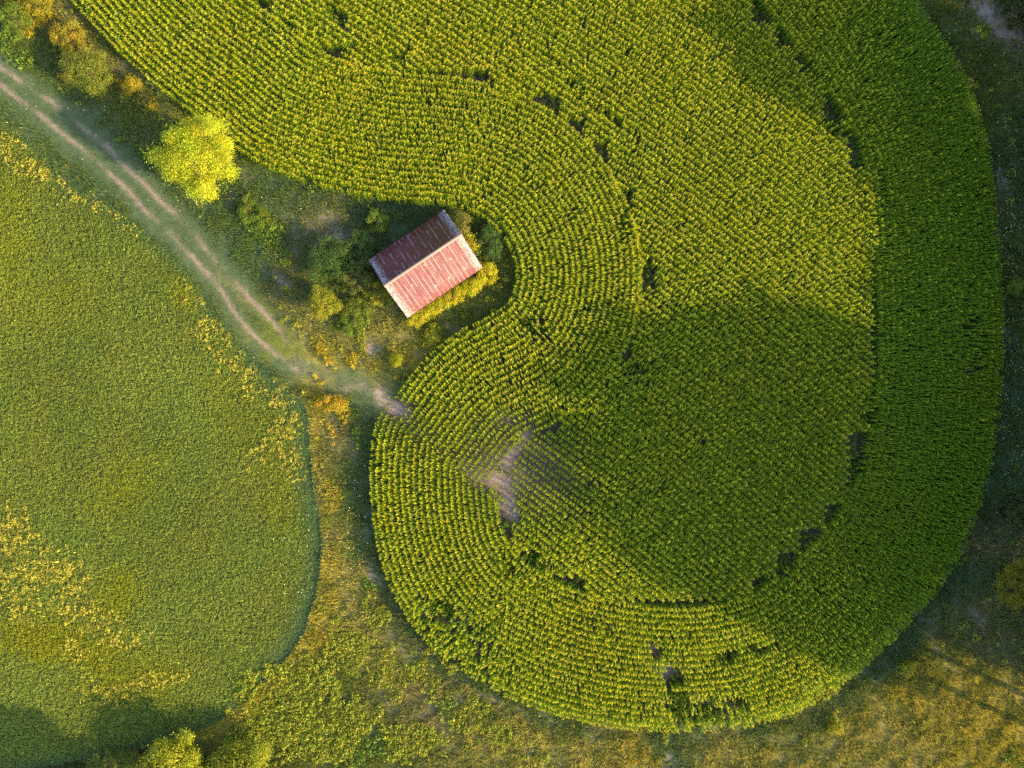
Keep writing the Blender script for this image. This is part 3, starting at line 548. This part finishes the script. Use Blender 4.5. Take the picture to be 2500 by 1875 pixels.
# ---------------------------------------------------------------- trees and shrubs
def tube(path, rad, sides=6):
    path = np.asarray(path, float); n = len(path); t = np.gradient(path, axis=0); t /= np.maximum(np.linalg.norm(t, axis=1), 1e-6)[:, None]
    V = []
    for i in range(n):
        a = np.cross(t[i], (.31, .2, 1) if abs(t[i][2]) < .9 else (1, .1, 0)); a /= np.linalg.norm(a); b_ = np.cross(t[i], a)
        for k in range(sides): an = 2 * math.pi * k / sides; V.append(path[i] + rad[i] * (a * math.cos(an) + b_ * math.sin(an)))
    Fq = [[i * sides + k, i * sides + (k + 1) % sides, (i + 1) * sides + (k + 1) % sides, (i + 1) * sides + k] for i in range(n - 1) for k in range(sides)]
    V = np.array(V); return V, np.array(Fq)
def crown_leaves(centres, radii, per, leaf, base, r, up=.5, droop=0):
    """leaf quads on the outer shells of many clumps"""
    C0 = np.repeat(centres, per, 0); R0 = np.repeat(radii, per, 0)
    d = r.normal(0, 1, C0.shape); d[:, 2] = d[:, 2] * .8 + up * .5; d /= np.linalg.norm(d, axis=1)[:, None]
    rr = R0 * r.random(len(C0))**.45 * (1 + .25 * r.normal(0, 1, len(C0))); p = C0 + d * rr[:, None] * np.array((1, 1, .8)); p[:, 2] = np.maximum(p[:, 2], .05)
    nrm = d * .7 + r.normal(0, .6, d.shape) + np.array((0, 0, up)); nrm /= np.linalg.norm(nrm, axis=1)[:, None]
    t = np.cross(nrm, r.normal(0, 1, d.shape)); t /= np.maximum(np.linalg.norm(t, axis=1), 1e-6)[:, None]; s = np.cross(nrm, t); l = (leaf * r.uniform(.6, 1.3, len(p)))[:, None]
    V = np.stack([p - t * l * .65, p + s * l * .3, p + t * l * .65 - nrm * l * .1, p - s * l * .3], 1).reshape(-1, 3)
    Fq = np.arange(len(V)).reshape(-1, 4)
    ct = np.repeat(r.uniform(.82, 1.2, len(centres)), per) * r.uniform(.75, 1.25, len(p))
    hue = np.repeat(r.uniform(-.1, .1, len(centres)), per)
    c = np.array(base)[None] * ct[:, None] * np.stack([1 + hue, 1 - hue * .3, np.ones_like(hue)], -1)
    return V, Fq, np.repeat(c, 4, 0)
def tree(name, px, py, rad, height, base, label, cat='tree', group=None, seed=1, clumps=60, per=300, leaf=.16, trunk=.22, low=.35, squash=1.0, at_h=None, stretch=(1, 1, 0), clr=.3, lift=1.0, loc=None):
    r = np.random.default_rng(seed); at_h = height * .6 if at_h is None else at_h
    xy = W((px, py), at_h) if loc is None else np.array(loc); root = empty(name, (xy[0], xy[1], 0)); tag(root, label, cat, group)
    cz = height * (1 + low) / 2; rz = height * (1 - low) / 2
    cs, rs = [], []
    g = 2.39996
    for k in range(clumps):
        u = (k + .5) / clumps; z = 1 - 1.75 * u if clumps > 12 else 1 - 1.2 * u; q = math.sqrt(max(0, 1 - z * z)); a = k * g + r.normal(0, .2)
        s = r.uniform(.68, .98) * (1 + .16 * math.sin(a * 3 + seed) * q + .1 * math.sin(a * 5 + 2 * seed) * q)
        cr = rad * clr * r.uniform(.7, 1.3); d = np.array((q * math.cos(a), q * math.sin(a), z)) * s
        cs.append((d[0] * (rad - cr * .7), d[1] * (rad - cr * .7), max(cz + d[2] * rz * .85, cr * .3))); rs.append(cr)
    cs = np.array(cs); rs = np.array(rs)
    if stretch[0] != 1 or stretch[1] != 1:
        an = R(-stretch[2]); u = cs[:, 0] * stretch[0]; v = cs[:, 1] * stretch[1]; cs[:, 0] = u * math.cos(an) - v * math.sin(an); cs[:, 1] = u * math.sin(an) + v * math.cos(an)
    # wood: trunk and a limb to about every second clump
    Vt, Ft = tube([(0, 0, -.1), (r.normal(0, .05), r.normal(0, .05), height * .18), (0, 0, height * .4)], [trunk, trunk * .8, trunk * .55], 8); parts = [(Vt, Ft, (1, 1, 1))]
    bparts = []
    for k in range(0, len(cs), 1 if clumps < 30 else 2):
        e = cs[k]; s0 = np.array((0, 0, height * r.uniform(.1, .4))); mid_ = s0 * .45 + e * .55 + np.array((0, 0, .08 * height)) + r.normal(0, .12, 3) * rad * .3
        pth = [s0, (s0 + mid_) / 2 + r.normal(0, .05, 3), mid_, e]; w0 = trunk * r.uniform(.28, .45)
        v, f = tube(pth, [w0, w0 * .75, w0 * .45, w0 * .15], 5); bparts.append((v, f, (1, 1, 1)))
        for j in range(2):
            e2 = e + r.normal(0, .5, 3) * rs[k]; v, f = tube([mid_, (mid_ + e2) / 2, e2], [w0 * .35, w0 * .22, w0 * .08], 4); bparts.append((v, f, (1, 1, 1)))
    v, f, c = merge(parts); make_obj('trunk', v, f, M_BARK, root, smooth_=True)
    v, f, c = merge(bparts); make_obj('branches', v, f, M_BARK, root, smooth_=True)
    v, f, c = crown_leaves(cs, rs, per, leaf, base, r, up=.45); make_obj('crown', v, f, M_TREE, root, cols=c)
    return root
def shrub(px, py, rpx, height, base, label, seed, name='shrub', stretch=(1, 1, 0), per=240, leaf=.13, clumps=None, group=None):
    n = clumps or max(8, int((rpx * S)**2 * 5)); return tree(name, px, py, rpx * S, height, base, label, 'shrub', group, seed, n, per, leaf, .05 + height * .015, .12, stretch=stretch, clr=max(.24, min(.5, .55 / max(rpx * S, .5))))

tree('large_tree', 487, 386, 5.05, 9.0, (.40, .42, .014), 'large round bright yellow green tree standing alone between the track and the maize', seed=11, clumps=80, per=700, leaf=.14, trunk=.3, low=.3, clr=.22, at_h=5.2)
TG, DG, OG, SUNLIT_Y = (.15, .20, .018), (.075, .13, .022), (.13, .15, .028), (.46, .42, .012)  # the last yellow has direct sunlight mixed into its colour
shrub(212, 172, 64, 3.6, (.19, .20, .02), 'tall feathery shrub, its east side sunlit yellow, in the thicket at the upper left', 21, stretch=(1.15, .85, 50))
shrub(165, 95, 48, 2.6, (.30, .24, .015), 'golden flowering shrub just above the tall feathery shrub at the upper left', 22, stretch=(1.1, .9, 30))
shrub(35, 45, 46, 2.6, TG, 'dense green shrub in the very top left corner', 23, per=200)
shrub(95, 12, 36, 2.4, (.30, .25, .015), 'golden shrub at the top edge next to the corner shrub', 24)
shrub(318, 208, 26, 1.6, (.36, .27, .015), 'small golden orange shrub between the tall shrub and the maize edge', 25)
shrub(622, 525, 46, 1.3, TG, 'low spreading green shrub in the grass southeast of the large tree', 26, stretch=(1.5, .6, 35))
shrub(922, 543, 34, 1.9, TG, 'round green shrub growing alone north of the barn', 27)
shrub(806, 632, 60, 3.3, DG, 'big dark green shrub left of the barn, nearest the track', 28, per=330)  # green of this and the next shrub darkened for the barn's shadow
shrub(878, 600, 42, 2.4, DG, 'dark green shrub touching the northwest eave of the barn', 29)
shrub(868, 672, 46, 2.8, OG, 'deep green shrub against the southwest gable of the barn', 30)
shrub(920, 712, 38, 2.2, (.27, .25, .015), 'yellow green shrub at the southwest gable of the barn, below the deep green one', 31, stretch=(1.3, .8, 45))
shrub(862, 770, 46, 1.7, TG, 'low green shrub mass between the barn and the bright young tree', 32, stretch=(.9, 1.2, 0))
tree('young_tree', 790, 742, 2.15, 4.2, (.26, .25, .015), 'small round young tree left of the barn, bright yellow on its sunny side', seed=33, clumps=34, per=300, leaf=.13, trunk=.09, low=.2, clr=.3, at_h=2.4)
shrub(1128, 545, 30, 2.4, (.21, .19, .03), 'pale olive shrub at the northeast gable of the barn', 34, stretch=(.8, 1.2, 0))
shrub(1150, 590, 26, 2.0, SUNLIT_Y, 'bright yellow shrub strip along the northeast gable of the barn', 35, stretch=(1.9, .65, 55))
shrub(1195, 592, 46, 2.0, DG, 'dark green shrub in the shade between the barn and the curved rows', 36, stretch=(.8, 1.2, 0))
shrub(1188, 668, 34, 1.8, SUNLIT_Y, 'bright yellow shrub round the eastern corner of the barn', 37)
for i, (x, y, rr) in enumerate([(1150, 700, 26), (1108, 722, 26), (1066, 748, 25), (1024, 775, 22)]):
    shrub(x, y, rr + 4, 2.5 - .1 * i, SUNLIT_Y, ['bright yellow hedge bush along the long barn wall, nearest its eastern corner', 'bright yellow hedge bush along the long barn wall, second from the eastern corner', 'bright yellow hedge bush along the long barn wall, third from the eastern corner', 'bright yellow hedge bush at the southern corner of the barn'][i], 40 + i, name='hedge_bush', stretch=(1.5, .75, -31), group='yellow bushes along the barn wall', per=330, leaf=.11)
shrub(968, 878, 19, 1.3, (.33, .32, .012), 'small round bright yellow bush on the dry grass south of the barn', 45)
shrub(1052, 822, 24, 1.0, (.27, .27, .015), 'small spreading yellow green bush between the barn and the maize', 46)
shrub(808, 985, 34, 1.4, (.42, .29, .015), 'golden orange bush where the tall grass strip between the fields begins', 47, stretch=(1.4, .6, 5))
shrub(2478, 1428, 56, 2.2, (.24, .21, .015), 'large yellow flowered bush at the right edge of the photo', 48, stretch=(.8, 1.35, 10))
shrub(2486, 585, 30, 2.0, DG, 'dark green shrub at the right edge, the upper of two there', 49)
shrub(2478, 700, 24, 1.8, TG, 'green shrub at the right edge, the lower of two there', 50)
shrub(2216, 1634, 20, 1.2, (.27, .27, .015), 'small yellow green bush beside the lower right maize edge', 51)
shrub(2485, 20, 50, 3.0, (.06, .07, .02), 'dark brownish shrub in the top right corner beside bare earth', 52)  # dark shrub added where a brown-dark shadow lies
shrub(2495, 1245, 40, 2.4, (.07, .08, .02), 'dark brown green shrub at the right edge above the dry grass', 53)
shrub(2040, 1775, 24, 1.2, (.27, .26, .015), 'small yellow green bush just below the bottom right bend of the maize', 54)
tree('broad_tree', 428, 1868, 4.2, 5.0, (.30, .30, .014), 'bright green broad tree cut by the bottom edge, left of two', seed=61, clumps=60, per=420, leaf=.2, trunk=.22, low=.25, clr=.27)
tree('broad_tree', 590, 1880, 4.0, 4.6, (.24, .24, .014), 'bright green broad tree cut by the bottom edge, right of two', seed=62, clumps=60, per=420, leaf=.2, trunk=.22, low=.25, clr=.27)
shrub(275, 1868, 50, 2.6, (.10, .14, .02), 'low dark green shrub at the bottom edge left of the two broad trees', 63, stretch=(1.5, .7, -8))

# tall trees beyond the eastern edge of the view; their shadows fall across the maize
EAST = [(2585, 1075 + i * 72, (21, 24, 27, 30, 32, 33.5, 34, 34, 34, 33, 31)[i]) for i in range(11)] + [(2600, 580 + i * 70, 14.3 + .8 * math.sin(i * 1.7) + 3 * (i == 0)) for i in range(8)] + [(2605, -90 + i * 72, 24.5 + .8 * math.sin(i * 2.6)) for i in range(10)]
protos = []
tree('tall_tree', 0, 0, 5.5, 15.0, (.09, .13, .02), 'tall broad green tree standing beyond the bottom edge of the photo', seed=80, clumps=60, per=420, leaf=.42, trunk=.4, low=.15, clr=.3, loc=tuple(W((400, 2010))))
for i, (px, py, hgt) in enumerate(EAST):
    xy = W((px, py)) + rng.normal(0, .5, 2)
    if i < 3:
        t_ = tree('tall_tree', 0, 0, 3.6, 20.0, (.08, .11, .02), 'tall dark green tree standing beyond the right edge of the photo', group='tall trees beyond the right edge', seed=70 + i, clumps=60, per=420, leaf=.42, trunk=.4, low=.1, clr=.36, loc=tuple(xy))
        protos.append(t_)
    else:
        src = protos[i % 3]; t_ = src.copy(); COL.objects.link(t_); t_.location = (xy[0], xy[1], 0)
        for ch in src.children:
            c_ = ch.copy(); COL.objects.link(c_); c_.parent = t_
    t_.rotation_euler = (0, 0, i * 1.3); t_.scale = (1, 1, hgt / 20)

for i in range(28):  # unseen shrubs added to block sunlight leaking under the tall trees
    xy = W((2566 + 10 * math.sin(i * 2.3), -60 + i * 63))
    if i == 0: hp = tree('hedgerow_shrub', 0, 0, 2.5, 5.0, (.09, .12, .02), 'dense dark green hedgerow shrub just beyond the right edge of the photo', 'shrub', 'hedgerow shrubs beyond the right edge', 90, 30, 300, .3, .12, .0, clr=.36, loc=tuple(xy)); t_ = hp
    else:
        t_ = hp.copy(); COL.objects.link(t_); t_.location = (xy[0], xy[1], 0)
        for ch in hp.children:
            c_ = ch.copy(); COL.objects.link(c_); c_.parent = t_
    t_.rotation_euler = (0, 0, i * 1.9); t_.scale = (1, 1, 1 if i < 14 else 1.9)

# ---------------------------------------------------------------- the barn
def box(x0, x1, y0, y1, z0, z1):
    V = np.array([(x, y, z) for z in (z0, z1) for y in (y0, y1) for x in (x0, x1)], float)
    return V, np.array([[0, 2, 3, 1], [4, 5, 7, 6], [0, 1, 5, 4], [2, 6, 7, 3], [0, 4, 6, 2], [1, 3, 7, 5]])
EAVE, RIDGE = 3.0, 5.5
e1, e2 = W([(895.1, 630.2), (1083.6, 518.9)], EAVE); r1, r2 = W([(935.2, 694.3), (1124.6, 567.5)], RIDGE); s1, s2 = W([(993.4, 774.7), (1177.9, 655.2)], EAVE)
#print('barn', e1, e2, r1, r2, s1, s2)
cen = (r1 + r2) / 2; dv = (r2 - r1); LEN = np.hypot(*dv); bang = math.atan2(dv[1], dv[0])
nb = np.array((-math.sin(bang), math.cos(bang))); hwN = float((((e1 + e2) / 2) - cen) @ nb); hwS = float((cen - ((s1 + s2) / 2)) @ nb); HW = (hwN + hwS) / 2
cen = cen + nb * (hwN - hwS) / 2
#print('len', LEN, 'hw', hwN, hwS)
barn = empty('barn', (cen[0], cen[1], 0), bang); tag(barn, 'old barn with rusty red corrugated metal roof among the bushes', 'barn')
def wood_material():
    m = D.materials.new('weathered_boards'); m.use_nodes = True; nt = m.node_tree; p = nt.nodes['Principled BSDF']; N = nt.nodes.new; L = nt.links.new
    tc = N('ShaderNodeTexCoord'); mp = N('ShaderNodeMapping'); mp.inputs['Scale'].default_value = (6, 6, .5); L(tc.outputs['Object'], mp.inputs[0]); n = N('ShaderNodeTexNoise'); n.inputs['Scale'].default_value = 2; n.inputs['Detail'].default_value = 6; L(mp.outputs[0], n.inputs[0])
    r = N('ShaderNodeValToRGB'); r.color_ramp.elements[0].color = (.16, .11, .08, 1); r.color_ramp.elements[1].color = (.42, .34, .27, 1); L(n.outputs[0], r.inputs[0]); L(r.outputs[0], p.inputs['Base Color']); p.inputs['Roughness'].default_value = .85; return m
M_WOOD = wood_material()
def roof_material(name, south):
    m = D.materials.new(name); m.use_nodes = True; nt = m.node_tree; p = nt.nodes['Principled BSDF']; N = nt.nodes.new; L = nt.links.new
    tc = N('ShaderNodeTexCoord'); sep = N('ShaderNodeSeparateXYZ'); L(tc.outputs['Object'], sep.inputs[0])
    def noise(scale, sc=(1, 1, 1), det=4, loc=(0, 0, 0), rough=.6):
        mp = N('ShaderNodeMapping'); mp.inputs['Scale'].default_value = sc; mp.inputs['Location'].default_value = loc; L(tc.outputs['Object'], mp.inputs[0])
        n = N('ShaderNodeTexNoise'); n.inputs['Scale'].default_value = scale; n.inputs['Detail'].default_value = det; n.inputs['Roughness'].default_value = rough; L(mp.outputs[0], n.inputs[0]); return n.outputs[0]
    def math_(op, a, b=None, clamp=False):
        n = N('ShaderNodeMath'); n.operation = op; n.use_clamp = clamp
        for i, v in enumerate((a, b)):
            if v is None: continue
            if isinstance(v, (int, float)): n.inputs[i].default_value = v
            else: L(v, n.inputs[i])
        return n.outputs[0]
    def ramp(v, lo, hi):
        n = N('ShaderNodeMapRange'); n.inputs['From Min'].default_value = lo; n.inputs['From Max'].default_value = hi; n.interpolation_type = 'SMOOTHSTEP'; L(v, n.inputs['Value']); return n.outputs[0]
    def mix(f, a, b):
        n = N('ShaderNodeMix'); n.data_type = 'RGBA'; L(f, n.inputs[0])
        for i, v in ((6, a), (7, b)):
            if isinstance(v, tuple): n.inputs[i].default_value = (*v, 1)
            else: L(v, n.inputs[i])
        return n.outputs[2]
    red, red2 = ((.155, .034, .036), (.12, .028, .031)) if south else ((.085, .017, .020), (.055, .012, .016))  # each slope's colours, wear included
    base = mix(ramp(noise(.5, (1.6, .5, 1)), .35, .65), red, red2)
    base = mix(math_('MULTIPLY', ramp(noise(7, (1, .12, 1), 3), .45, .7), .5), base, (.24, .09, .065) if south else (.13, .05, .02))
    # brown rust spreading from the north-east end of the northern slope
    if not south:
        rm = math_('ADD', math_('MULTIPLY', sep.outputs[0], .17), math_('MULTIPLY', noise(.9, (1, .8, 1), 5), 1.6)); base = mix(ramp(rm, .55, 1.1), base, (.062, .019, .004))
        og = math_('MULTIPLY', ramp(noise(2.2, (2.5, .8, 1), 4, (5, 2, 0)), .60, .72), .8); base = mix(og, base, (.18, .075, .010))
    # overlaps of the sheets: pale worn seams about every half metre, broken along their length
    cell = math_('MULTIPLY', math_('ADD', sep.outputs[0], 30.13), 1 / .585)
    fr = math_('FRACT', cell); line = math_('SUBTRACT', 1.0, ramp(math_('ABSOLUTE', math_('SUBTRACT', fr, .5)), .022, .045))
    cid = math_('FLOOR', cell); cv = N('ShaderNodeCombineXYZ'); L(cid, cv.inputs[0]); L(math_('MULTIPLY', sep.outputs[1], .35 if south else .45), cv.inputs[1])
    wn_ = N('ShaderNodeTexNoise'); wn_.inputs['Scale'].default_value = 1.7; wn_.inputs['Detail'].default_value = 2; L(cv.outputs[0], wn_.inputs[0])
    seam = math_('MULTIPLY', line, ramp(wn_.outputs[0], .34 if south else .46, .52 if south else .60))
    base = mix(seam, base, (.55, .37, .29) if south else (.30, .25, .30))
    # fine ribs of each sheet, worn bare
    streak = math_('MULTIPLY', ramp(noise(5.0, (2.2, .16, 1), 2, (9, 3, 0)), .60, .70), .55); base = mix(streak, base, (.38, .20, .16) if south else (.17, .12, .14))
    # bare zinc spots: worn near the west gable, the ridge ends and in patches
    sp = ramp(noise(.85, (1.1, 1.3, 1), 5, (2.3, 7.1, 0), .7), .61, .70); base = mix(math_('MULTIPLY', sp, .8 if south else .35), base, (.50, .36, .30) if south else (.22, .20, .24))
    endw = ramp(math_('MULTIPLY', sep.outputs[0], -1.0), LEN / 2 - 1.1, LEN / 2 - .2); ende = ramp(sep.outputs[0], LEN / 2 - 1.2, LEN / 2 - .1)
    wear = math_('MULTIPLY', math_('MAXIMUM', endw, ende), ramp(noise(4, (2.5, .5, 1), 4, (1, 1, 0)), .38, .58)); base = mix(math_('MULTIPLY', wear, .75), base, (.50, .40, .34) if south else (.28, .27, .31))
    L(base, p.inputs['Base Color']); p.inputs['Roughness'].default_value = .5 if south else .7; p.inputs['Specular IOR Level'].default_value = .4 if south else .2
    return m
def roof_side(sgn, mat):
    """corrugated sheet from the ridge down one slope, with real ribs and a small thickness"""
    nx = int(LEN / .045); xs = np.linspace(-LEN / 2, LEN / 2, nx + 1); ov = 0.0
    rib = .014 * np.cos(xs / .117 * math.pi * 2)
    # sheets sag and lap a little
    lap = .012 * ((np.floor((xs + 30.13) / .585) % 2) - .5)
    rows = np.array([0.0, .34, .67, 1.0]); V = []
    for side in (0, 1):
        for j, u in enumerate(rows):
            y = sgn * (.03 + (HW - .03) * u); z = RIDGE + (EAVE - RIDGE) * u
            wob = .02 * np.sin(xs * .9 + j) * (u > 0) + .015 * np.sin(xs * 2.7 + 2 * j)
            V.append(np.column_stack([xs, np.full_like(xs, y), z + rib + lap + wob - .012 * side]))
    V = np.concatenate(V); n = nx + 1; Fq = []
    a = np.arange(nx)
    for side in (0, 1):
        for j in range(3):
            o = side * 4 * n; q = np.stack([o + j * n + a, o + j * n + a + 1, o + (j + 1) * n + a + 1, o + (j + 1) * n + a], -1); Fq.append(q if (side == 0) ^ (sgn > 0) else q[:, ::-1])
    o = 4 * n; Fq.append(np.stack([3 * n + a, 3 * n + a + 1, o + 3 * n + a + 1, o + 3 * n + a], -1))
    e = np.arange(3); Fq.append(np.stack([e * n, (e + 1) * n, o + (e + 1) * n, o + e * n], -1)); Fq.append(np.stack([e * n + nx, (e + 1) * n + nx, o + (e + 1) * n + nx, o + e * n + nx], -1))
    ob = make_obj('roof_sheet', V, np.concatenate(Fq), mat, barn, smooth_=False); return ob
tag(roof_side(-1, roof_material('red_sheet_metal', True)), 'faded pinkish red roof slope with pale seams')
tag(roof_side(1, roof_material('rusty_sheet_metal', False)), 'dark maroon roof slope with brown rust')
M_CAP = D.materials.new('ridge_metal'); M_CAP.use_nodes = True; pc_ = M_CAP.node_tree.nodes['Principled BSDF']
nn_ = M_CAP.node_tree.nodes.new('ShaderNodeTexNoise'); nn_.inputs['Scale'].default_value = 3; rr_ = M_CAP.node_tree.nodes.new('ShaderNodeValToRGB'); rr_.color_ramp.elements[0].position = .35; rr_.color_ramp.elements[0].color = (.34, .17, .12, 1); rr_.color_ramp.elements[1].color = (.42, .27, .20, 1)
M_CAP.node_tree.links.new(nn_.outputs[0], rr_.inputs[0]); M_CAP.node_tree.links.new(rr_.outputs[0], pc_.inputs['Base Color']); pc_.inputs['Roughness'].default_value = .55; pc_.inputs['Metallic'].default_value = .2
sl = (RIDGE - EAVE) / HW; cw = .17
capV = []
for x in (-LEN / 2 - .03, LEN / 2 + .03): capV += [(x, -cw, RIDGE - cw * sl + .045), (x, 0, RIDGE + .06), (x, cw, RIDGE - cw * sl + .045), (x, cw, RIDGE - cw * sl + .025), (x, 0, RIDGE + .035), (x, -cw, RIDGE - cw * sl + .025)]
make_obj('ridge_cap', capV, [[k, (k + 1) % 6, 6 + (k + 1) % 6, 6 + k] for k in range(6)], M_CAP, barn)
wx, wy = LEN / 2 - .25, HW - .30
def boards(x0, x1, yfix, axis_):
    parts = []; n = max(3, int((x1 - x0) / .22))
    for k in range(n):
        a0 = x0 + (x1 - x0) * k / n; a1 = x0 + (x1 - x0) * (k + 1) / n - .012; off = .012 * ((k * 7) % 3)
        if axis_ == 'x': b = box(a0, a1, yfix - .03 - off, yfix + .03 + off, 0, EAVE - .08 + .30 * sl)
        else:
            b = box(yfix - .03 - off, yfix + .03 + off, a0, a1, 0, 1); v, f = b; top = lambda y: RIDGE - abs(y) * sl - .09; v = v.copy()
            for i in range(8):
                if v[i, 2] > .5: v[i, 2] = top(v[i, 1])
            b = (v, f)
        parts.append((*b, (1, 1, 1)))
    v, f, c = merge(parts); return make_obj('wall', v, f, M_WOOD, barn)
boards(-wx, wx, -wy, 'x'); boards(-wx, wx, wy, 'x'); boards(-wy, wy, -wx, 'y'); boards(-wy, wy, wx, 'y')
for s_ in (-1, 1):
    V_ = []; x0, x1 = (LEN / 2 - .04, LEN / 2 - .005) if s_ > 0 else (-LEN / 2 + .005, -LEN / 2 + .04)
    for x in (x0, x1): V_ += [(x, -HW + .02, EAVE - .03), (x, 0, RIDGE - .035), (x, HW - .02, EAVE - .03), (x, HW - .02, EAVE - .20), (x, 0, RIDGE - .21), (x, -HW + .02, EAVE - .20)]
    F_ = [[k, (k + 1) % 6, 6 + (k + 1) % 6, 6 + k] for k in range(6)] + [[0, 1, 4, 5], [1, 2, 3, 4], [6, 11, 10, 7], [7, 10, 9, 8]]
    make_obj('bargeboard', V_, F_, M_WOOD, barn)
# door in the south-west gable and small window in the long wall
v, f = box(-wx - .12, -wx - .07, -1.3, 1.3, .05, 2.5); dr = make_obj('door', v, f, M_WOOD, barn)
v, f = box(-wx - .18, -wx - .121, .9, .98, 1.1, 1.4); make_obj('handle', v, f, M_CAP, dr)
